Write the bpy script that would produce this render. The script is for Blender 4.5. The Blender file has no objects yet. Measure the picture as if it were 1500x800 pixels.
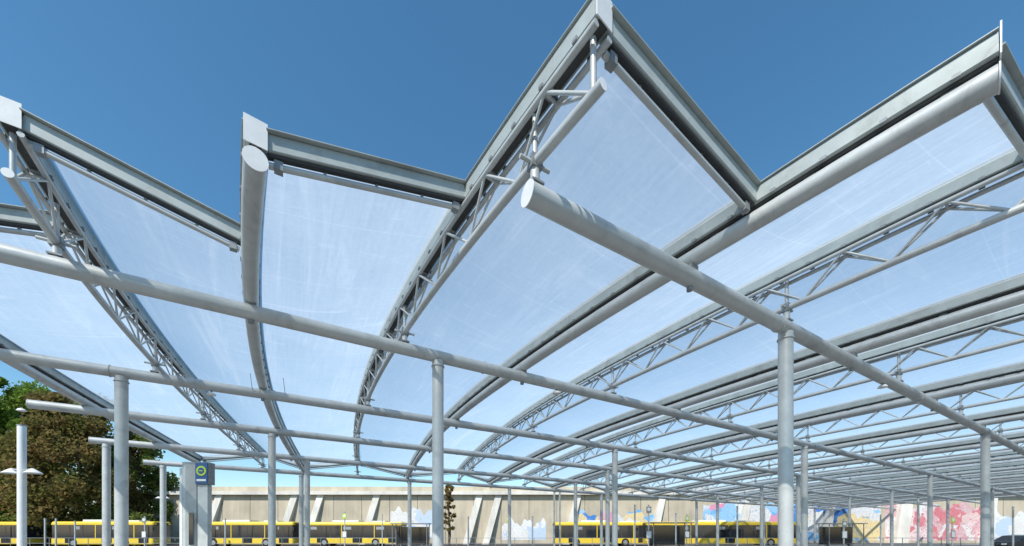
import bpy, math, random
from mathutils import Vector, Matrix
random.seed(7)
C=bpy.context.scene.collection
PSI=0.5228; CP,SP=math.cos(PSI),math.sin(PSI); EYE=1.6
def rd(r,d,z=0.0): return Vector((CP*r+SP*d,-SP*r+CP*d,z))   # right / forward metres -> world

# ---------------------------------------------------------------- materials
def mat(name):
    m=bpy.data.materials.new(name); m.use_nodes=True
    nt=m.node_tree; nt.nodes.clear()
    out=nt.nodes.new('ShaderNodeOutputMaterial')
    return m,nt,out
def N(nt,t,**kw):
    n=nt.nodes.new(t)
    for k,v in kw.items(): setattr(n,k,v)
    return n
def principled(name,col,rough=.6,metal=0.,var=.12,scale=4.,bump=.0,col2=None,stretch=(1,1,1),spec=.5,grime=0.):
    m,nt,out=mat(name)
    b=N(nt,'ShaderNodeBsdfPrincipled'); nt.links.new(b.outputs[0],out.inputs[0])
    tc=N(nt,'ShaderNodeTexCoord'); mp=N(nt,'ShaderNodeMapping'); mp.inputs['Scale'].default_value=stretch
    nt.links.new(tc.outputs['Object'],mp.inputs[0])
    nz=N(nt,'ShaderNodeTexNoise'); nz.inputs['Scale'].default_value=scale; nz.inputs['Detail'].default_value=6; nz.inputs['Roughness'].default_value=.65
    nt.links.new(mp.outputs[0],nz.inputs['Vector'])
    cr=N(nt,'ShaderNodeValToRGB'); cr.color_ramp.elements[0].position=.3; cr.color_ramp.elements[1].position=.7
    c2=col2 or tuple(min(1,c*(1+var)) for c in col); c1=tuple(c*(1-var) for c in col)
    cr.color_ramp.elements[0].color=(*c1,1); cr.color_ramp.elements[1].color=(*c2,1)
    nt.links.new(nz.outputs['Fac'],cr.inputs[0]); last=cr.outputs[0]
    if grime>0:
        g=N(nt,'ShaderNodeTexNoise'); g.inputs['Scale'].default_value=1.4; g.inputs['Detail'].default_value=9; g.inputs['Roughness'].default_value=.75; g.inputs['Distortion'].default_value=.8
        nt.links.new(tc.outputs['Object'],g.inputs['Vector'])
        mr=N(nt,'ShaderNodeMapRange'); mr.inputs['From Min'].default_value=.52; mr.inputs['From Max'].default_value=.72; mr.inputs['To Max'].default_value=grime
        nt.links.new(g.outputs['Fac'],mr.inputs['Value'])
        mx=N(nt,'ShaderNodeMixRGB'); mx.inputs[2].default_value=(.16,.155,.14,1)
        nt.links.new(mr.outputs[0],mx.inputs[0]); nt.links.new(last,mx.inputs[1]); last=mx.outputs[0]
        rr=N(nt,'ShaderNodeMapRange'); rr.inputs['From Min'].default_value=.3; rr.inputs['From Max'].default_value=.7; rr.inputs['To Min'].default_value=rough-.08; rr.inputs['To Max'].default_value=rough+.2
        nt.links.new(g.outputs['Fac'],rr.inputs['Value']); nt.links.new(rr.outputs[0],b.inputs['Roughness'])
    else: b.inputs['Roughness'].default_value=rough
    nt.links.new(last,b.inputs['Base Color'])
    b.inputs['Metallic'].default_value=metal
    b.inputs['Specular IOR Level'].default_value=spec
    if bump>0:
        bp=N(nt,'ShaderNodeBump'); bp.inputs['Strength'].default_value=bump; bp.inputs['Distance'].default_value=.02
        nt.links.new(nz.outputs['Fac'],bp.inputs['Height']); nt.links.new(bp.outputs[0],b.inputs['Normal'])
    return m
M={}
M['steel']=principled('painted_steel',(.50,.52,.51),.34,.18,.10,3.2,.05,grime=.45)
M['gutter']=principled('gutter_profile',(.39,.43,.415),.42,.12,.12,2.5,.05,grime=.5)
M['cap']=principled('end_cap_plate',(.74,.75,.74),.45,.05,.06,5,grime=.15)
M['dark']=principled('gap_shade_and_dark_trim',(.05,.05,.05),.7,0,.2,6)  # near-black: painted gap shade under the boxes, also wall joints and bus trim
M['bracket']=principled('bracket_steel',(.26,.28,.285),.5,.3,.25,8)
M['asphalt']=principled('asphalt',(.05,.05,.052),.9,0,.3,1.5,.3)
M['paving']=principled('paving',(.22,.21,.195),.85,0,.2,2,.2)
M['white']=principled('white_paint',(.75,.75,.73),.6,0,.08,3)
M['yellow']=principled('bus_yellow',(.76,.54,.04),.35,0,.08,1,grime=.2)
M['glass']=principled('dark_glass',(.02,.025,.03),.08,0,.3,.8,spec=.8)
M['tyre']=principled('tyre',(.02,.02,.02),.85)
M['hub']=principled('wheel_hub',(.4,.4,.4),.4,.6)
M['navy']=principled('navy_panel',(.02,.08,.22),.35,0,.1,2)
M['lime']=principled('lime_sign',(.45,.62,.05),.5)
M['bark']=principled('bark',(.10,.075,.055),.9,0,.3,6,.4)
M['red']=principled('red_light',(.5,.03,.02),.4)
M['lampwhite']=principled('lamp_dish',(.8,.8,.78),.4,0,.04,2)
M['carpaint']=principled('car_paint',(.03,.035,.045),.2,.3,.05,2,spec=.7)
def leaf(name,a,b):
    m,nt,out=mat(name)
    nz=N(nt,'ShaderNodeTexNoise'); nz.inputs['Scale'].default_value=.4; nz.inputs['Detail'].default_value=6; nz.inputs['Roughness'].default_value=.7
    tc=N(nt,'ShaderNodeTexCoord'); nt.links.new(tc.outputs['Object'],nz.inputs[0])
    cr=N(nt,'ShaderNodeValToRGB'); cr.color_ramp.elements[0].position=.35; cr.color_ramp.elements[1].position=.66
    cr.color_ramp.elements[0].color=(*a,1); cr.color_ramp.elements[1].color=(*b,1)
    nt.links.new(nz.outputs['Fac'],cr.inputs[0])
    d=N(nt,'ShaderNodeBsdfDiffuse'); t=N(nt,'ShaderNodeBsdfTranslucent'); mx=N(nt,'ShaderNodeMixShader'); mx.inputs[0].default_value=.45
    nt.links.new(cr.outputs[0],d.inputs[0]); nt.links.new(cr.outputs[0],t.inputs[0])
    nt.links.new(d.outputs[0],mx.inputs[1]); nt.links.new(t.outputs[0],mx.inputs[2]); nt.links.new(mx.outputs[0],out.inputs[0])
    return m
M['green']=leaf('green_leaves',(.10,.18,.03),(.25,.36,.07))
M['brown']=leaf('copper_leaves',(.11,.14,.035),(.34,.23,.10))
M['olive']=leaf('olive_leaves',(.11,.17,.035),(.25,.27,.08))
def concrete(name,col):
    m,nt,out=mat(name)
    b=N(nt,'ShaderNodeBsdfPrincipled'); b.inputs['Roughness'].default_value=.85; nt.links.new(b.outputs[0],out.inputs[0])
    tc=N(nt,'ShaderNodeTexCoord'); mp=N(nt,'ShaderNodeMapping'); mp.inputs['Scale'].default_value=(1.2,1.2,.12)
    nt.links.new(tc.outputs['Object'],mp.inputs[0])
    n1=N(nt,'ShaderNodeTexNoise'); n1.inputs['Scale'].default_value=1.; n1.inputs['Detail'].default_value=8; n1.inputs['Roughness'].default_value=.7
    nt.links.new(mp.outputs[0],n1.inputs['Vector'])
    n2=N(nt,'ShaderNodeTexNoise'); n2.inputs['Scale'].default_value=.35; n2.inputs['Detail'].default_value=5
    nt.links.new(tc.outputs['Object'],n2.inputs['Vector'])
    ad=N(nt,'ShaderNodeMath',operation='MULTIPLY_ADD'); ad.inputs[1].default_value=.5; 
    hf=N(nt,'ShaderNodeMath',operation='MULTIPLY'); hf.inputs[1].default_value=.5
    nt.links.new(n2.outputs['Fac'],hf.inputs[0]); nt.links.new(n1.outputs['Fac'],ad.inputs[0]); nt.links.new(hf.outputs[0],ad.inputs[2])
    cr=N(nt,'ShaderNodeValToRGB'); cr.color_ramp.elements[0].position=.36; cr.color_ramp.elements[1].position=.60
    cr.color_ramp.elements[0].color=(*[c*.70 for c in col],1); cr.color_ramp.elements[1].color=(*col,1)
    nt.links.new(ad.outputs[0],cr.inputs[0]); nt.links.new(cr.outputs[0],b.inputs['Base Color'])
    return m
M['conc']=concrete('retaining_concrete',(.56,.49,.37))
M['conc_light']=concrete('light_concrete',(.74,.71,.64))
def mural(name,cols,scale,line):
    m,nt,out=mat(name)
    b=N(nt,'ShaderNodeBsdfPrincipled'); b.inputs['Roughness'].default_value=.75; nt.links.new(b.outputs[0],out.inputs[0])
    tc=N(nt,'ShaderNodeTexCoord')
    nz=N(nt,'ShaderNodeTexNoise'); nz.inputs['Scale'].default_value=.30; nz.inputs['Detail'].default_value=3
    nt.links.new(tc.outputs['Object'],nz.inputs['Vector'])
    vm=N(nt,'ShaderNodeVectorMath',operation='MULTIPLY_ADD'); vm.inputs[1].default_value=(8,8,8)
    nt.links.new(nz.outputs['Color'],vm.inputs[0]); nt.links.new(tc.outputs['Object'],vm.inputs[2])
    v=N(nt,'ShaderNodeTexVoronoi'); v.inputs['Scale'].default_value=scale
    nt.links.new(vm.outputs[0],v.inputs['Vector'])
    sp=N(nt,'ShaderNodeSeparateColor'); nt.links.new(v.outputs['Color'],sp.inputs[0])
    cr=N(nt,'ShaderNodeValToRGB'); cr.color_ramp.interpolation='CONSTANT'
    els=cr.color_ramp.elements
    while len(els)<len(cols): els.new(.5)
    for i,c in enumerate(cols): els[i].position=i/len(cols); els[i].color=(*c,1)
    nt.links.new(sp.outputs[0],cr.inputs[0])
    n3=N(nt,'ShaderNodeTexNoise'); n3.inputs['Scale'].default_value=1.1; n3.inputs['Detail'].default_value=6
    nt.links.new(tc.outputs['Object'],n3.inputs['Vector'])
    m2=N(nt,'ShaderNodeMixRGB'); m2.inputs[2].default_value=(.62,.60,.56,1)
    mr=N(nt,'ShaderNodeMapRange'); mr.inputs['From Min'].default_value=.5; mr.inputs['From Max'].default_value=.72; mr.inputs['To Max'].default_value=.5
    nt.links.new(n3.outputs['Fac'],mr.inputs['Value'])
    nt.links.new(mr.outputs[0],m2.inputs[0]); nt.links.new(cr.outputs[0],m2.inputs[1])
    n4=N(nt,'ShaderNodeTexNoise'); n4.inputs['Scale'].default_value=.6; n4.inputs['Detail'].default_value=2; n4.inputs['Distortion'].default_value=1.5
    nt.links.new(tc.outputs['Object'],n4.inputs['Vector'])
    mm=N(nt,'ShaderNodeMath',operation='MULTIPLY'); mm.inputs[1].default_value=8.; nt.links.new(n4.outputs['Fac'],mm.inputs[0])
    fr=N(nt,'ShaderNodeMath',operation='FRACT'); nt.links.new(mm.outputs[0],fr.inputs[0])
    lt=N(nt,'ShaderNodeMath',operation='LESS_THAN'); lt.inputs[1].default_value=.14; nt.links.new(fr.outputs[0],lt.inputs[0])
    ml=N(nt,'ShaderNodeMath',operation='MULTIPLY'); ml.inputs[1].default_value=.7; nt.links.new(lt.outputs[0],ml.inputs[0])
    m3=N(nt,'ShaderNodeMixRGB'); m3.inputs[2].default_value=(*line,1)
    nt.links.new(ml.outputs[0],m3.inputs[0]); nt.links.new(m2.outputs[0],m3.inputs[1]); nt.links.new(m3.outputs[0],b.inputs['Base Color'])
    return m
M['mural_b']=mural('mural_blue',[(.68,.68,.66),(.14,.40,.72),(.66,.66,.68),(.05,.20,.55),(.68,.28,.40),(.28,.52,.76),(.74,.58,.28),(.68,.66,.64)],.34,(.20,.30,.48))
M['mural_r']=mural('mural_red',[(.70,.52,.50),(.70,.68,.66),(.60,.20,.22),(.72,.58,.58),(.62,.40,.42)],.5,(.42,.08,.10))
M['mural_w']=mural('mural_white',[(.74,.73,.70),(.68,.68,.70),(.48,.60,.74),(.72,.70,.66),(.74,.74,.72)],.4,(.45,.48,.56))
# translucent roof film
def film():
    m,nt,out=mat('roof_film')
    tc=N(nt,'ShaderNodeTexCoord')
    def noise(sc,stretch,rot,det=5,rough=.6,dist=0):
        mp=N(nt,'ShaderNodeMapping'); mp.inputs['Scale'].default_value=stretch; mp.inputs['Rotation'].default_value=(0,0,rot)
        n=N(nt,'ShaderNodeTexNoise'); n.inputs['Scale'].default_value=sc; n.inputs['Detail'].default_value=det; n.inputs['Roughness'].default_value=rough; n.inputs['Distortion'].default_value=dist
        nt.links.new(tc.outputs['Object'],mp.inputs[0]); nt.links.new(mp.outputs[0],n.inputs['Vector']); return n
    a=noise(.5,(1,1,1),0,6,.6,.5)
    b=noise(1.6,(1.0,.10,1),.55,6,.65,1.4)
    c=noise(1.9,(.09,1.3,1),.2,5,.65,1.8)
    f=noise(13,(1,1,1),0,3,.7,.2)
    g=noise(6,(2.5,.12,1),.0,3,.6,.3)
    def rng(n,f0,f1,t0,t1):
        r=N(nt,'ShaderNodeMapRange'); r.inputs['From Min'].default_value=f0; r.inputs['From Max'].default_value=f1; r.inputs['To Min'].default_value=t0; r.inputs['To Max'].default_value=t1
        nt.links.new(n.outputs['Fac'],r.inputs['Value']); return r
    def add(x,y):
        q=N(nt,'ShaderNodeMath',operation='ADD'); nt.links.new(x.outputs[0],q.inputs[0]); nt.links.new(y.outputs[0],q.inputs[1]); return q
    fac=add(add(add(add(rng(a,.3,.7,.49,.60),rng(b,.54,.70,0,.14)),rng(c,.58,.74,0,.12)),rng(f,.3,.7,-.03,.03)),rng(g,.3,.7,-.03,.03))
    sx=N(nt,'ShaderNodeSeparateXYZ'); nt.links.new(tc.outputs['Object'],sx.inputs[0])
    mu=N(nt,'ShaderNodeMath',operation='MULTIPLY'); mu.inputs[1].default_value=1/1.55; nt.links.new(sx.outputs['Y'],mu.inputs[0])
    frc=N(nt,'ShaderNodeMath',operation='FRACT'); nt.links.new(mu.outputs[0],frc.inputs[0])
    lt=N(nt,'ShaderNodeMath',operation='LESS_THAN'); lt.inputs[1].default_value=.014; nt.links.new(frc.outputs[0],lt.inputs[0])
    sm=N(nt,'ShaderNodeMath',operation='MULTIPLY_ADD'); sm.inputs[1].default_value=.06; nt.links.new(lt.outputs[0],sm.inputs[0]); nt.links.new(fac.outputs[0],sm.inputs[2])
    fac=sm; fac.use_clamp=True
    tr=N(nt,'ShaderNodeBsdfTransparent'); tr.inputs[0].default_value=(.95,.98,1,1)
    tl=N(nt,'ShaderNodeBsdfTranslucent'); tl.inputs[0].default_value=(.64,.715,.765,1)
    df=N(nt,'ShaderNodeBsdfDiffuse'); df.inputs[0].default_value=(.8,.85,.9,1)
    m1=N(nt,'ShaderNodeMixShader'); m1.inputs[0].default_value=.15
    nt.links.new(tl.outputs[0],m1.inputs[1]); nt.links.new(df.outputs[0],m1.inputs[2])
    m2=N(nt,'ShaderNodeMixShader'); nt.links.new(fac.outputs[0],m2.inputs[0]); nt.links.new(tr.outputs[0],m2.inputs[1]); nt.links.new(m1.outputs[0],m2.inputs[2])
    bp=N(nt,'ShaderNodeBump'); bp.inputs['Strength'].default_value=.25; bp.inputs['Distance'].default_value=.08
    nt.links.new(a.outputs['Fac'],bp.inputs['Height'])
    gl=N(nt,'ShaderNodeBsdfGlossy'); gl.inputs['Roughness'].default_value=.3; gl.inputs[0].default_value=(1,1,1,1)
    nt.links.new(bp.outputs[0],gl.inputs['Normal'])
    m3=N(nt,'ShaderNodeMixShader'); m3.inputs[0].default_value=.04
    nt.links.new(m2.outputs[0],m3.inputs[1]); nt.links.new(gl.outputs[0],m3.inputs[2]); nt.links.new(m3.outputs[0],out.inputs[0])
    return m
M['film']=film()

# ---------------------------------------------------------------- mesh builder
class MB:
    def __init__(s): s.v=[];s.f=[];s.m=[];s.mats=[];s.sm=[]
    def mi(s,k):
        if k not in s.mats: s.mats.append(k)
        return s.mats.index(k)
    def add(s,vs,fs,k,smooth=False):
        o=len(s.v); s.v+= [tuple(v) for v in vs]; i=s.mi(k)
        for f in fs: s.f.append(tuple(o+a for a in f)); s.m.append(i); s.sm.append(smooth)
    def sweep(s,path,prof,k,smooth=False,caps=True,up=Vector((0,0,1)),capk=None):
        path=[Vector(p) for p in path]; n=len(path); m=len(prof); vs=[]
        for i,p in enumerate(path):
            t=(path[min(i+1,n-1)]-path[max(i-1,0)]).normalized()
            u=up if abs(t.dot(up))<.97 else Vector((0,1,0))
            sx=t.cross(u).normalized(); sy=sx.cross(t).normalized()
            for a,b in prof: vs.append(p+sx*a+sy*b)
        fs=[]
        for i in range(n-1):
            for j in range(m):
                a=i*m+j; b=i*m+(j+1)%m; fs.append((a,b,b+m,a+m))
        s.add(vs,fs,k,smooth)
        if caps:
            s.add(vs[:m],[tuple(range(m))[::-1]],capk or k); s.add(vs[-m:],[tuple(range(m))],capk or k)
    def tube(s,path,r,k,n=12,caps=True,capk=None):
        s.sweep(path,[(r*math.cos(2*math.pi*i/n),r*math.sin(2*math.pi*i/n)) for i in range(n)],k,True,caps,capk=capk)
    def bar(s,path,w,h,k,ch=.012,capk=None):
        a,b=w/2,h/2
        s.sweep(path,[(-a+ch,-b),(a-ch,-b),(a,-b+ch),(a,b-ch),(a-ch,b),(-a+ch,b),(-a,b-ch),(-a,-b+ch)],k,False,True,capk=capk)
    def box(s,c,sz,k,ax=None,ch=.0):
        c=Vector(c); X,Y,Z=ax or (Vector((1,0,0)),Vector((0,1,0)),Vector((0,0,1)))
        vs=[c+X*(sz[0]/2*i)+Y*(sz[1]/2*j)+Z*(sz[2]/2*l) for l in(-1,1) for j in(-1,1) for i in(-1,1)]
        s.add(vs,[(0,2,3,1),(4,5,7,6),(0,1,5,4),(2,6,7,3),(0,4,6,2),(1,3,7,5)],k)
    def build(s,name,parent=None,loc=None):
        me=bpy.data.meshes.new(name); me.from_pydata(s.v,[],s.f)
        for k in s.mats: me.materials.append(M[k])
        me.polygons.foreach_set('material_index',s.m); me.polygons.foreach_set('use_smooth',s.sm)
        me.update(); o=bpy.data.objects.new(name,me); C.objects.link(o)
        if parent: o.parent=parent
        return o
def empty(name,loc=(0,0,0)):
    e=bpy.data.objects.new(name,None); e.location=loc; C.objects.link(e); return e

# ---------------------------------------------------------------- canopy
XI={0:-5.65,1:-2.80,2:-.48,3:2.18,4:5.06,5:8.07,6:10.9}
KI={0:-.02,1:-.02,2:-.042,3:-.025,4:-.014,5:.02,6:0}
TIP={0:8.6,1:6.76,2:5.05,3:2.72,4:.84,5:-1.3,6:-3.4,7:-5.4}
YEND=25.4; NR=26
def X0(i): return XI[i] if i in XI else 10.9+2.9*(i-6)
def tip(i): return TIP.get(i,-6.5)
def rx(i,Y):
    u=Y-8
    if Y<0: return rx(i,0)+( -.16)*(Y)
    return X0(i)+KI.get(i,0)*u+.01037*u*u-.000166*u**3
ZT=[(-8,4.45),(.8,4.22),(3.7,4.12),(8,4.05),(12.45,4.02),(16.45,3.94),(20.8,3.80),(26,3.58)]
def zt(Y):
    n=len(ZT)
    for i in range(n-1):
        if Y<=ZT[i+1][0] or i==n-2:
            x0,y0=ZT[i];x1,y1=ZT[i+1]
            m0=(ZT[i+1][1]-ZT[max(i-1,0)][1])/(ZT[i+1][0]-ZT[max(i-1,0)][0])
            m1=(ZT[min(i+2,n-1)][1]-y0)/(ZT[min(i+2,n-1)][0]-x0)
            h=x1-x0;t=(Y-x0)/h
            return EYE+(2*t**3-3*t**2+1)*y0+(t**3-2*t**2+t)*h*m0+(-2*t**3+3*t**2)*y1+(t**3-t**2)*h*m1
def truss(i): return i%2==1
def boxz(i,Y): return zt(Y)+(.78 if truss(i) else .27)
def ys(a,b,st):
    n=max(1,int(math.ceil((b-a)/st))); return [a+(b-a)*k/n for k in range(n+1)]
canopy=empty('bus_station_canopy')
def frame(i,Y):
    p=Vector((rx(i,Y),Y,0));q=Vector((rx(i,Y+.05),Y+.05,0));t=(q-p).normalized();return t,Vector((t.y,-t.x,0))
for i in range(NR+1):
    mb=MB(); t0=tip(i); Y=ys(t0,YEND,.55)
    fr=i<12
    bx=[(rx(i,y),y,boxz(i,y)) for y in Y]
    mb.bar(bx,.20,.20,'gutter',.012,capk='cap')
    mb.bar([(a,b,c+.108) for a,b,c in bx],.25,.014,'gutter',.003)
    mb.bar([(a,b,c-.115) for a,b,c in bx],.11,.032,'dark',.004)  # dark bar stands in for shade in the gap under the rib box
    if truss(i):
        for sgn in(-1,1):
            pts=[]
            for y in Y:
                t,s=frame(i,y); p=Vector((rx(i,y),y,zt(y)+.60))+s*(.10*sgn); pts.append(p)
            mb.tube(pts,.035,'steel',8 if fr else 5)
        low=[(rx(i,y),y,zt(y)+.10) for y in Y]
        mb.tube(low,.055,'steel',12 if fr else 6,capk='cap')
        L=1.15;k=0;y=t0+.12
        rr=.019;nn=6 if fr else 4
        mb.tube([(rx(i,y),y,zt(y)+.12),(rx(i,y),y,zt(y)+.68)],.032,'steel',8)
        while y+L<YEND:
            ym=y+L/2
            b0=Vector((rx(i,y),y,zt(y)+.12)); b1=Vector((rx(i,y+L),y+L,zt(y+L)+.12))
            t,s=frame(i,ym)
            for sgn in((-1,1) if i<14 else (1,)):
                tp=Vector((rx(i,ym),ym,zt(ym)+.60))+s*(.10*sgn)
                mb.tube([b0,tp],rr,'steel',nn,False); mb.tube([tp,b1],rr,'steel',nn,False)
            a=Vector((rx(i,ym),ym,zt(ym)+.60))
            mb.tube([a-s*.10,a+s*.10],.02,'steel',nn,False)
            mb.box(a+Vector((0,0,.055)),(.07,.12,.05),'bracket',(s,t,Vector((0,0,1))))
            y+=L
    else:
        tb=[(rx(i,y),y,zt(y)) for y in Y]
        mb.tube(tb,.115,'steel',20 if fr else 8,capk='cap')
        t,s=frame(i,t0)
        p=Vector((rx(i,t0),t0,zt(t0)))
        mb.tube([p-t*.012,p-t*.001],.125,'cap',20)
        for y in ys(t0+.3,YEND-.3,1.1 if fr else 3):
            t,s=frame(i,y)
            mb.box((rx(i,y),y,zt(y)+.14),(.05,.10,.06),'bracket',(s,t,Vector((0,0,1))))
    t,s=frame(i,t0)
    mb.box(Vector((rx(i,t0),t0,boxz(i,t0)+.02))-t*.012,(.225,.012,.29),'cap',(s,t,Vector((0,0,1))))
    if i<10:
        for y in ys(t0+.25,min(YEND,14),.5):
            t,s=frame(i,y)
            for sg in(-1,1):
                mb.box(Vector((rx(i,y),y,boxz(i,y)-.10))+s*(.115*sg),(.03,.06,.035),'bracket',(s,t,Vector((0,0,1))))
    mb.build('truss_rib' if truss(i) else 'tube_rib',canopy)
for i in range(NR):
    y0=tip(i)
    mb=MB(); nu=12; Y=ys(y0+.10,YEND-.05,.4); vs=[];fs=[]
    for a,y in enumerate(Y):
        f=(y-y0)/(YEND-y0)
        for b in range(nu+1):
            u=b/nu
            xl=rx(i,y)+.102; xr=rx(i+1,y)-.102
            z=(1-u)*boxz(i,y)+u*boxz(i+1,y)+.07
            s=math.sin(math.pi*u)
            z-= .12*s*min(1,.35+4*f) ; z+=.012*math.sin(y*2.1+i)*s
            vs.append((xl+(xr-xl)*u,y,z))
    for a in range(len(Y)-1):
        for b in range(nu):
            k=a*(nu+1)+b; fs.append((k,k+1,k+nu+2,k+nu+1))
    mb.add(vs,fs,'film',True); mb.build('roof_film_panel',canopy)
    mb=MB()
    for ye,sg in((y0,-1),(YEND,1)):
        A=Vector((rx(i,ye)+.10,ye+.09*-sg,boxz(i,ye))); B=Vector((rx(i+1,ye)-.10,ye+.09*-sg,boxz(i+1,ye)))
        D=(B-A).normalized()
        mb.bar([A,B],.13,.19,'gutter',.012)
        mb.bar([A+Vector((0,sg*.02,.103)),B+Vector((0,sg*.02,.103))],.2,.014,'gutter',.003)
        mb.bar([A+Vector((0,0,-.115)),B+Vector((0,0,-.115))],.07,.03,'dark',.003)  # shade of the gap between edge box and tube, built as a bar
        dz=Vector((0,-sg*.03,-.19))
        mb.tube([A+dz+D*.02,B+dz-D*.05],.035,'steel',10,capk='cap')
        Ln=(B-A).length; n=int(Ln/.5)
        for k in range(1,n):
            p=A+D*(Ln*k/n)+Vector((0,-sg*.03,-.14)); mb.box(p,(.03,.04,.05),'bracket')
        for q in(A+dz+D*.12,B+dz-D*.12): mb.box(q,(.09,.09,.10),'bracket')
    mb.build('edge_gutter',canopy)
ROWS=[(3.68,3.84,2.40,78),(8.0,3.81,-9.5,78),(12.45,3.78,-9.0,78),(16.45,3.70,-6.3,78),(20.83,3.56,-6.4,78),(24.9,3.42,-5.8,78)]
COL=[[8.15,23.1,40.7,57],[2.9,19.3,36,52.5,69],[-3.3,12.7,29.2,45.7,62],[-.35,16.2,32.7,49],[-5.95,1.0,17.5,34,50],[-5.1,.9,7.1,14.6,23.8,37,50,63]]
def nearest_ribs(y,x0):
    return [i for i in range(NR+1) if tip(i)<y and rx(i,y)>x0-.3]
for (y,z,xa,xb),cs in zip(ROWS,COL):
    mb=MB(); Z=z+EYE; R=.125
    mb.tube([(x,y,Z) for x in ys(xa,xb,4)],R,'steel',20,capk='cap')
    mb.tube([(xa-.012,y,Z),(xa-.001,y,Z)],R+.008,'cap',20)
    for x in ys(xa+5.5,xb-2,8.2): mb.tube([(x-.012,y,Z),(x+.012,y,Z)],R+.014,'steel',20)
    for i in nearest_ribs(y,xa):
        x=max(rx(i,y),xa+.06)
        if truss(i):
            top=zt(y)+.10
            mb.tube([(x,y,Z+R-.02),(x,y,top-.03)],.055,'steel',10)
            mb.box((x,y,Z+R+.012),(.16,.16,.024),'bracket')
            mb.tube([(x,y,top+.03),(x,y,zt(y)+.66)],.032,'steel',8)
            mb.tube([(x-.2,y,top),(x+.2,y,top)],.024,'steel',8)
            mb.box((x,y,top),(.14,.12,.14),'bracket')
        else:
            mb.box((x,y,Z+R+.0),(.16,.14,.10),'bracket')
            mb.tube([(x,y+.02,Z-R-.05),(x,y+.02,Z-R+.02)],.045,'bracket',10)
    mb.build('cross_beam',canopy)
    for x in cs:
        mb=MB(); Z0=.15
        mb.tube([(x,y,Z0),(x,y,Z-R+.03)],.122,'steel',24,False)
        mb.tube([(x,y,Z-R-.10),(x,y,Z-R-.08)],.14,'steel',24)
        mb.tube([(x,y,Z0),(x,y,Z0+.03)],.22,'steel',24)
        mb.tube([(x,y,Z0+.03),(x,y,Z0+.28)],.134,'bracket',24)
        mb.build('column',canopy)
mb=MB()
for x,y,z in((-6.45,16.45,3.70),(6.1,8.0,3.81),(15.,12.45,3.78),(-1.6,12.45,3.78),(12.9,3.68,3.84),(5.8,16.45,3.7)):
    Z=z+EYE
    mb.tube([(x,y,Z-.12),(x,y,Z-.16)],.02,'bracket',8)
    pr=[(0.03,-.155),(.07,-.17),(.10,-.21),(.10,-.225)]
    for (r0,a),(r1,b) in zip(pr,pr[1:]):
        n=16;vs=[(x+r0*math.cos(6.2832*k/n),y+r0*math.sin(6.2832*k/n),Z+a) for k in range(n)]+[(x+r1*math.cos(6.2832*k/n),y+r1*math.sin(6.2832*k/n),Z+b) for k in range(n)]
        mb.add(vs,[(k,(k+1)%n,n+(k+1)%n,n+k) for k in range(n)],'lampwhite',True)
    mb.add([(x+.10*math.cos(6.2832*k/16),y+.10*math.sin(6.2832*k/16),Z-.225) for k in range(16)],[tuple(range(16))],'lampwhite')
mb.build('luminaires',canopy)
mb=MB()
for x,y in((-.32,11.9),(.0,12.1),(-.75,12.2)):
    z=zt(y); mb.tube([(x,y,z+.18),(x+.02,y,z-.0),(x+.05,y+.02,z-.25),(x+.14,y+.02,z-.28)],.008,'bracket',5)
mb.build('tie_wires',canopy)

# ---------------------------------------------------------------- ground
def sheet(name,cx,cy,w,h,z,k,rot=0):
    mb=MB(); ca,sa=math.cos(rot),math.sin(rot)
    vs=[(cx+a*w/2*ca-b*h/2*sa,cy+a*w/2*sa+b*h/2*ca,z) for a,b in((-1,-1),(1,-1),(1,1),(-1,1))]
    mb.add(vs,[(0,1,2,3)],k); return mb.build(name)
sheet('ground',0,0,3000,3000,0,'asphalt')
mb=MB(); mb.box((32,12,.075),(96,34,.15),'paving'); mb.build('station_platform_pavement')
mb=MB()
for (a,b,w,h) in((32,-5.1,96.4,.16),(32,29.1,96.4,.16)): mb.box((a,b,.078),(w,h,.156),'conc_light')
mb.build('kerb')
o=sheet('road_marking',*rd(0,43.5,0).xy,90,.15,.006,'white',-PSI)

AX=(Vector((CP,-SP,0)),Vector((SP,CP,0)),Vector((0,0,1)))
WD=57.
wall=empty('retaining_wall',rd(0,WD))
def fin(mb,e,n):
    o=mb.build(n); o.parent=e; o.matrix_parent_inverse=Matrix.Translation(e.location).inverted()
def wpart(mb,name): fin(mb,wall,name)
def px2r(x,d): return (x-742)*d/568
mb=MB(); mb.box(rd(15,WD+.6,3.6),(134,1.2,7.2),'conc',AX); wpart(mb,'wall_face')
mb=MB()
mb.box(rd(15,WD+.3,7.45),(134,2.0,.5),'conc_light',AX)
mb.box(rd(15,WD+.9,8.1),(134,.5,.8),'conc',AX); wpart(mb,'coping')
mb=MB(); rj=-50
while rj<81:
    mb.box(rd(rj,WD-.001,3.59),(.06,.012,7.1),'dark',AX); rj+=4.1
wpart(mb,'expansion_joints')
mb=MB()
for x in (-60,60,190,318,428,466,548,698,726,842,966,1092,1215,1320,1450,1560):
    r=px2r(x,WD); w=.95 if x not in(1320,) else 1.7; sl=1.9
    a=[rd(r-sl,WD-1.2,0),rd(r-sl+w,WD-1.2,0),rd(r+w,WD-.25,7.198),rd(r,WD-.25,7.198)]
    b=[rd(r-sl,WD-.002,0),rd(r-sl+w,WD-.002,0),rd(r+w,WD-.002,7.198),rd(r,WD-.002,7.198)]
    mb.add(a+b,[(0,1,2,3),(7,6,5,4),(0,4,5,1),(1,5,6,2),(2,6,7,3),(3,7,4,0)],'conc_light')
wpart(mb,'buttress_fins')
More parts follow.
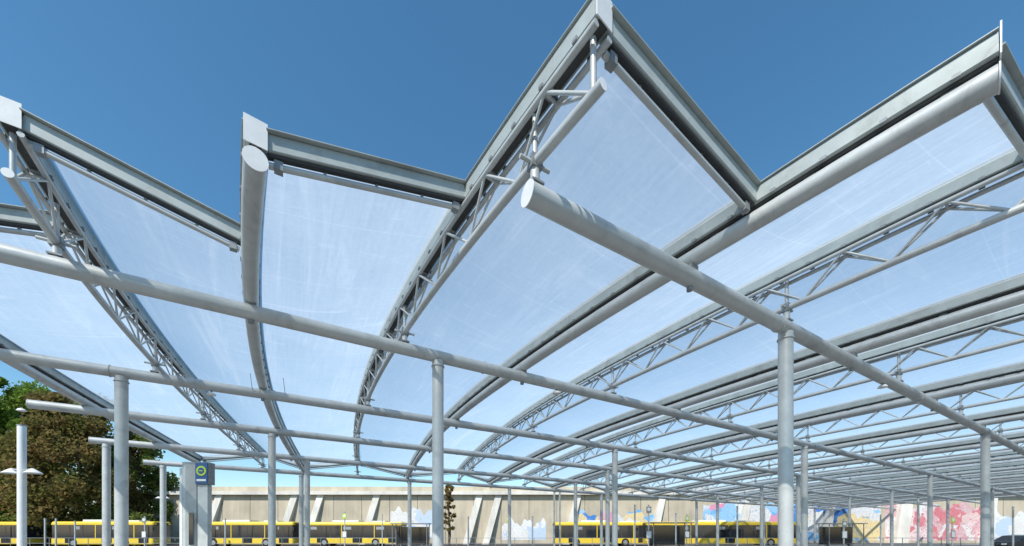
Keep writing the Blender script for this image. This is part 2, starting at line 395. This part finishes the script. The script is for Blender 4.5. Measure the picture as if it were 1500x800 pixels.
for k,xa,xb,za,zb in(('mural_w',572,645,.8,5.6),('mural_w',735,800,.6,3.9),('mural_b',845,960,.6,5.2),('mural_b',1030,1290,.5,6.9),('mural_r',1296,1438,.5,6.4),('mural_w',1440,1560,.5,5)):
    mb=MB(); d=WD-.016
    p=[]
    n=48; ph=random.random()*6
    for j in range(n+1):
        r=px2r(xa+(xb-xa)*j/n,WD); h=zb-.45*(1+math.sin(j*.37+ph))-.25*(1+math.sin(j*.9+2*ph))
        p.append((r,h))
    vs=[rd(r,d,za) for r,h in p]+[rd(r,d,h) for r,h in p]
    mb.add(vs,[(j,j+1,n+2+j,n+1+j) for j in range(n)],k); wpart(mb,'mural')

# ---------------------------------------------------------------- buses
def bus(r,d,L=11.8,face=1):
    e=empty('city_bus',rd(r,d)); ax=AX
    W=2.5
    def P(a,b,z): return rd(r+a,d+b,z)
    def part(mb,n): fin(mb,e,n)
    def shell(z0,z1,w,k,ch,x0,x1,n):
        mb=MB(); a=w/2
        prof=[(-a,z0),(a,z0),(a,z1-ch),(a-ch*.35,z1-ch*.35),(a-ch,z1),(-a+ch,z1),(-a+ch*.35,z1-ch*.35),(-a,z1-ch)]
        xs=[x0,x0+.12,x1-.12,x1]; vs=[]
        for q,x in enumerate(xs):
            s=.94 if q in(0,3) else 1
            for b,z in prof: vs.append(P(x,b*s,z if z<z1-ch*.5 else z-(.06 if q in(0,3) else 0)))
        m=8; fs=[(i*m+j,i*m+(j+1)%m,(i+1)*m+(j+1)%m,(i+1)*m+j) for i in range(3) for j in range(m)]
        fs+= [tuple(range(m))[::-1],tuple(range(3*m,4*m))]
        mb.add(vs,fs,k); part(mb,n)
    h=L/2
    shell(.32,.98,W,'yellow',.02,-h,h,'lower_body')
    shell(.98,2.55,W-.06,'glass',.02,-h+.03,h-.03,'window_band')
    shell(2.55,2.95,W,'yellow',.2,-h,h,'roof')
    mb=MB()
    nk=int(L/1.5)
    for k in range(nk+1):
        x=-h+.7+k*(L-1.4)/nk
        for s in(-1,1): mb.box(P(x,s*(W/2-.022),1.76),(.09,.02,1.55),'dark' if k%3 else 'yellow',ax)
    for k in range(nk):
        if (k*7+int(r))%3==0: mb.box(P(-h+1.4+k*(L-1.4)/nk,-W/2+.024,2.2),(.95,.012,.35),'hub',ax)
    mb.box(P(-1,0,3.05),(3.2,1.7,.24),'white',ax); mb.box(P(3,0,3.02),(1.6,1.4,.16),'white',ax)
    for x in(-h*.62,h*.1,h*.82):
        mb.box(P(x,-W/2-.012,1.42),(1.15,.02,1.95),'glass',ax); mb.box(P(x,-W/2-.028,1.42),(.05,.02,1.95),'dark',ax)
    mb.box(P(face*(h-.02),0,2.68),(.06,1.5,.22),'dark',ax)
    for s in(-.9,.9): mb.box(P(face*(h+.01),s,.75),(.05,.3,.16),'cap',ax); mb.box(P(-face*(h+.01),s,.95),(.05,.14,.3),'red',ax)
    mb.box(P(face*(h+.12),-W/2-.12,2.1),(.12,.2,.4),'dark',ax)
    part(mb,'trim')
    mb=MB()
    for x in(-h+2.6,h-3.2):
        for s in(-1,1):
            c0=P(x,s*(W/2-.30),.48); c1=P(x,s*(W/2+.012),.48); mb.tube([c0,c1],.48,'tyre',20); 
            mb.tube([c1,P(x,s*(W/2+.03),.48)],.27,'hub',14)
    part(mb,'wheels')
for x0,L,dd in((-60,17.8,47.),(165,11.8,46.),(365,12,47.),(522,12,48.2),(880,11.8,48.5),(1050,17.8,47.)):
    bus(px2r(x0,dd),dd,L,1 if x0%2 else -1)

# ---------------------------------------------------------------- parked car
def car(r,d):
    e=empty('parked_car',rd(r,d)); mb=MB()
    prof=[(-2.15,.35),(-2.2,.62),(-2.05,.86),(-1.3,.93),(-.62,1.38),(.2,1.46),(1.05,1.40),(1.75,1.0),(2.12,.95),(2.2,.6),(2.15,.32)]
    n=len(prof)
    def ring(w): return [rd(r+x,d+w*(1-(.18 if z>1.05 else 0)),z) for x,z in prof]
    A=ring(-.88);B=ring(.88)
    mb.add(A+B,[(j,(j+1)%n,n+(j+1)%n,n+j) for j in range(n)]+[tuple(range(n))[::-1],tuple(range(n,2*n))],'carpaint')
    gp=[(-1.15,.98),(-.6,1.33),(.2,1.40),(.95,1.35),(1.55,1.0)]
    for s in(-1,1):
        vs=[rd(r+x,d+s*.89*(1-(.165 if z>1.05 else 0.0)),z) for x,z in gp]
        mb.add(vs,[tuple(range(5))],'glass')
        for x in(-1.35,1.35):
            mb.tube([rd(r+x,d+s*.70,.32),rd(r+x,d+s*.90,.32)],.32,'tyre',20); mb.tube([rd(r+x,d+s*.90,.32),rd(r+x,d+s*.915,.32)],.2,'hub',14)
        mb.box(rd(r-2.17,d+s*.6,.68),(.08,.32,.12),'cap',AX); mb.box(rd(r+2.18,d+s*.62,.78),(.06,.26,.14),'red',AX)
    fin(mb,e,'body')
car(px2r(1495,33),33)

# ---------------------------------------------------------------- vegetation
def tree(name,base,H,W,k,n=16000,seed=1,trunk=.28,leafs=.22,low=.18,nc=90):
    rnd=random.Random(seed); e=empty(name,base)
    mb=MB(); base=Vector(base)
    top=H*.8
    mb.tube([base+Vector((.15*math.sin(q),.1*math.cos(q*2),top*q/6)) for q in range(7)],trunk*.6,'bark',10)
    mb.sweep([base,base+Vector((0,0,H*.25))],[(trunk*math.cos(6.28*j/10),trunk*math.sin(6.28*j/10)) for j in range(10)],'bark',True)
    cl=[]
    for q in range(nc):
        z=low+(1-low)*rnd.random()
        rad=W/2*math.sqrt(max(.05,1-((z-.5)/.56)**2))*(.25+.75*rnd.random()**.5)
        a=rnd.random()*6.283
        c=base+Vector((rad*math.cos(a),rad*math.sin(a),H*z*.93))
        cl.append((c,W*.10*(.5+.9*rnd.random())))
        if q%3==0:
            s=base+Vector((0,0,H*max(.15,z*.62))); mid=(s+c)/2+Vector((0,0,.3))
            mb.tube([s,mid,c],.05,'bark',5,False)
    fin(mb,e,'trunk')
    mb=MB(); vs=[];fs=[]
    for q in range(n):
        c,r=cl[rnd.randrange(len(cl))]
        d=Vector((rnd.gauss(0,1),rnd.gauss(0,1),rnd.gauss(0,.75))); d=d.normalized()*r*(rnd.random()**.4)*(1.0+.4*rnd.random())
        p=c+d; s=leafs*(.5+rnd.random())
        a=Vector((rnd.gauss(0,1),rnd.gauss(0,1),rnd.gauss(0,1))).normalized(); b=a.cross(Vector((rnd.gauss(0,1),rnd.gauss(0,1),rnd.gauss(0,1)))).normalized()
        o=len(vs); vs+=[p-a*s*.5,p+b*s*.36,p+a*s*.5,p-b*s*.36]; fs.append((o,o+1,o+2,o+3))
    mb.add(vs,fs,k); fin(mb,e,'foliage')
tree('green_tree',rd(px2r(2,54),54),24.6,13,'green',46000,3,.4,.40,.05,110)
tree('copper_beech_tree',rd(px2r(118,52),52),20.2,13,'brown',48000,5,.4,.38,.03,110)
tree('copper_beech_tree',rd(px2r(192,55),55),16.8,8.5,'olive',26000,9,.35,.38,.03,80)
tree('olive_tree',rd(px2r(62,60),60),23.5,14,'olive',34000,12,.4,.42,.05,90)
tree('green_tree',rd(px2r(-110,62),62),22,14,'green',16000,14,.4,.45,.05)
mb=MB(); rnd=random.Random(4); vs=[];fs=[]
for q in range(16000):
    r=-78+rnd.random()*30; d=50+rnd.random()*3; z=rnd.random()**.8*(4.4+.7*math.sin(r*.8)+.5*math.sin(r*2.3))
    p=rd(r,d,z); a=Vector((rnd.gauss(0,1),rnd.gauss(0,1),rnd.gauss(0,1))).normalized(); b=a.orthogonal().normalized(); s=.42*(.5+rnd.random())
    o=len(vs); vs+=[p-a*s*.5,p+b*s*.3,p+a*s*.5,p-b*s*.3]; fs.append((o,o+1,o+2,o+3))
mb.add(vs,fs,'olive'); mb.build('hedge')
tree('slim_conifer_tree',rd(px2r(658,50),50),8.4,1.5,'brown',9000,22,.16,.2,.25,50)

# ---------------------------------------------------------------- street furniture
def lamp_post(r,d,H,arm_z):
    e=empty('street_lamp',rd(r,d)); mb=MB()
    mb.tube([rd(r,d,0),rd(r,d,H)],.12,'cap',16); mb.tube([rd(r,d,H),rd(r,d,H+.04)],.13,'bracket',16); mb.tube([rd(r,d,0),rd(r,d,.1)],.25,'bracket',12)
    for s in(-1,1):
        mb.tube([rd(r,d,arm_z+.1),rd(r+s*.42,d,arm_z+.16)],.022,'steel',8)
        c=rd(r+s*.42,d,arm_z)
        for (r0,a),(r1,b) in(((.03,.16),(.12,.10)),((.12,.10),(.25,.0)),((.25,0),(.24,-.02)),((.24,-.02),(.02,-.02))):
            n=18; v=[c+Vector((r0*math.cos(6.2832*k/n),r0*math.sin(6.2832*k/n),a)) for k in range(n)]+[c+Vector((r1*math.cos(6.2832*k/n),r1*math.sin(6.2832*k/n),b)) for k in range(n)]
            mb.add(v,[(k,(k+1)%n,n+(k+1)%n,n+k) for k in range(n)],'lampwhite',True)
    fin(mb,e,'post_and_lamps')
lamp_post(px2r(32,14.5),14.5,5.6,3.85)
lamp_post(px2r(-60,22),22,5.6,4.2)
lamp_post(px2r(238,40),40,7.2,5.2)
def totem(r,d):
    e=empty('information_totem_sign',rd(r,d)); mb=MB()
    mb.bar([rd(r-.17,d,.15),rd(r-.17,d,4.05)],.50,.28,'steel',.10)
    mb.box(rd(r-.47,d,2.0),(.08,.2,3.7),'cap',AX)
    mb.box(rd(r+.30,d,3.66),(.42,.34,.72),'navy',AX)
    mb.box(rd(r+.30,d,3.66),(.46,.28,.76),'bracket',AX)
    mb.box(rd(r+.27,d+.02,1.72),(.34,.2,3.1),'steel',AX)
    c=rd(r+.30,d-.174,3.74)
    mb.tube([c,rd(r+.30,d-.186,3.74)],.17,'lime',24); mb.tube([rd(r+.30,d-.187,3.74),rd(r+.30,d-.192,3.74)],.11,'navy',20)
    mb.box(rd(r+.30,d-.197,3.74),(.13,.006,.03),'lime',AX)
    mb.box(rd(r+.30,d-.175,3.42),(.32,.01,.07),'white',AX)
    mb.box(rd(r-.17,d-.145,1.75),(.34,.012,1.1),'glass',AX)
    fin(mb,e,'body')
totem(px2r(288,13.5),13.5)
def stop_pole(r,d,H,plate):
    e=empty('bus_stop_sign',rd(r,d)); mb=MB()
    mb.tube([rd(r,d,.15),rd(r,d,H)],.045,'steel',10); mb.tube([rd(r,d,H),rd(r,d,H+.03)],.055,'bracket',10)
    if plate:
        mb.box(rd(r,d-.06,H-.3),(.32,.03,.4),'lime' if plate==1 else 'bracket',AX)
        mb.tube([rd(r,d-.076,H-.27),rd(r,d-.084,H-.27)],.11,'white' if plate==1 else 'cap',20)
        mb.box(rd(r,d-.06,1.5),(.34,.04,.5),'bracket',AX); mb.box(rd(r,d-.084,1.5),(.28,.01,.42),'cap',AX)
    mb.tube([rd(r,d,.15),rd(r,d,.18)],.12,'bracket',12)
    fin(mb,e,'pole')
for x,d,H,p in((66,24,2.5,0),(82,24,2.5,0),(110,26,2.4,0),(212,30,2.9,2),(330,28,2.6,0),(505,30,3.2,1),(686,22,2.5,0),(780,24,2.6,0),(820,20,3.7,0),(812,20,3.7,0),(846,30,3.2,0),(930,25,3.4,0),(950,25,3.4,2),(990,24,2.8,0),(1006,30,3,1),(1080,22,3.1,0),(1120,27,2.9,0),(1236,26,2.5,2),(1290,30,3,0),(1345,20,3.4,0),(1395,30,2.9,1),(1484,24,3.2,0),(560,34,3.2,0),(745,34,3.1,1)):
    stop_pole(px2r(x,d),d,H,p)
def bench_shelter(r,d):
    e=empty('waiting_shelter',rd(r,d)); mb=MB()
    for s in(-1.6,1.6):
        mb.tube([rd(r+s,d,.15),rd(r+s,d,2.45)],.04,'bracket',8); mb.tube([rd(r+s,d+1.2,.15),rd(r+s,d+1.2,2.45)],.04,'bracket',8)
    mb.box(rd(r,d+.6,2.49),(3.6,1.6,.08),'bracket',AX); mb.box(rd(r,d+1.2,1.35),(3.1,.02,1.7),'glass',AX)
    mb.box(rd(r,d+.85,.60),(2.6,.42,.05),'bark',AX)
    for s in(-1,1): mb.box(rd(r+s,d+.85,.365),(.06,.36,.42),'bracket',AX)
    fin(mb,e,'frame')
for x,d in((985,33),(600,36),(1240,36)): bench_shelter(px2r(x,d),d)
mb=MB()
r=-60
while r<70:
    mb.tube([rd(r,38,0),rd(r,38,1.15)],.03,'bracket',6); r+=1.9
for z in(.6,1.12): mb.tube([rd(-60,38,z),rd(70,38,z)],.025,'bracket',6)
mb.build('guard_railing')

# ---------------------------------------------------------------- light & camera
EL=math.radians(46); AZ=math.radians(236)
w=bpy.data.worlds.new("World"); bpy.context.scene.world=w; w.use_nodes=True
nt=w.node_tree; bg=nt.nodes['Background']; sk=nt.nodes.new('ShaderNodeTexSky'); sk.sky_type='NISHITA'; sk.sun_disc=False
sk.sun_elevation=EL; sk.sun_rotation=AZ; sk.altitude=100; sk.air_density=1.15; sk.dust_density=.25; sk.ozone_density=3.0
hs=nt.nodes.new('ShaderNodeHueSaturation'); hs.inputs['Saturation'].default_value=1.2; hs.inputs['Hue'].default_value=.490; hs.inputs['Value'].default_value=1.15
nt.links.new(sk.outputs[0],hs.inputs['Color']); nt.links.new(hs.outputs[0],bg.inputs[0]); bg.inputs[1].default_value=.15
sd=Vector((math.sin(AZ)*math.cos(EL),math.cos(AZ)*math.cos(EL),math.sin(EL)))
L=bpy.data.lights.new('sun','SUN'); L.energy=5.0; L.angle=math.radians(.5); L.color=(1,.95,.87)
lo=bpy.data.objects.new('sun',L); lo.rotation_euler=(-sd).to_track_quat('-Z','Y').to_euler(); lo.location=(0,0,60); C.objects.link(lo)
cam=bpy.data.cameras.new('camera'); co=bpy.data.objects.new('camera',cam); C.objects.link(co)
co.location=(0,0,EYE); co.rotation_euler=(math.pi/2,0,-PSI)
cam.sensor_width=36; cam.lens=36*568/1500; cam.shift_x=(750-742)/1500; cam.shift_y=(781-400)/1500
cam.clip_start=.05; cam.clip_end=4000
bpy.context.scene.camera=co
sc=bpy.context.scene
sc.view_settings.view_transform='Standard'; sc.view_settings.look='None'; sc.view_settings.exposure=0
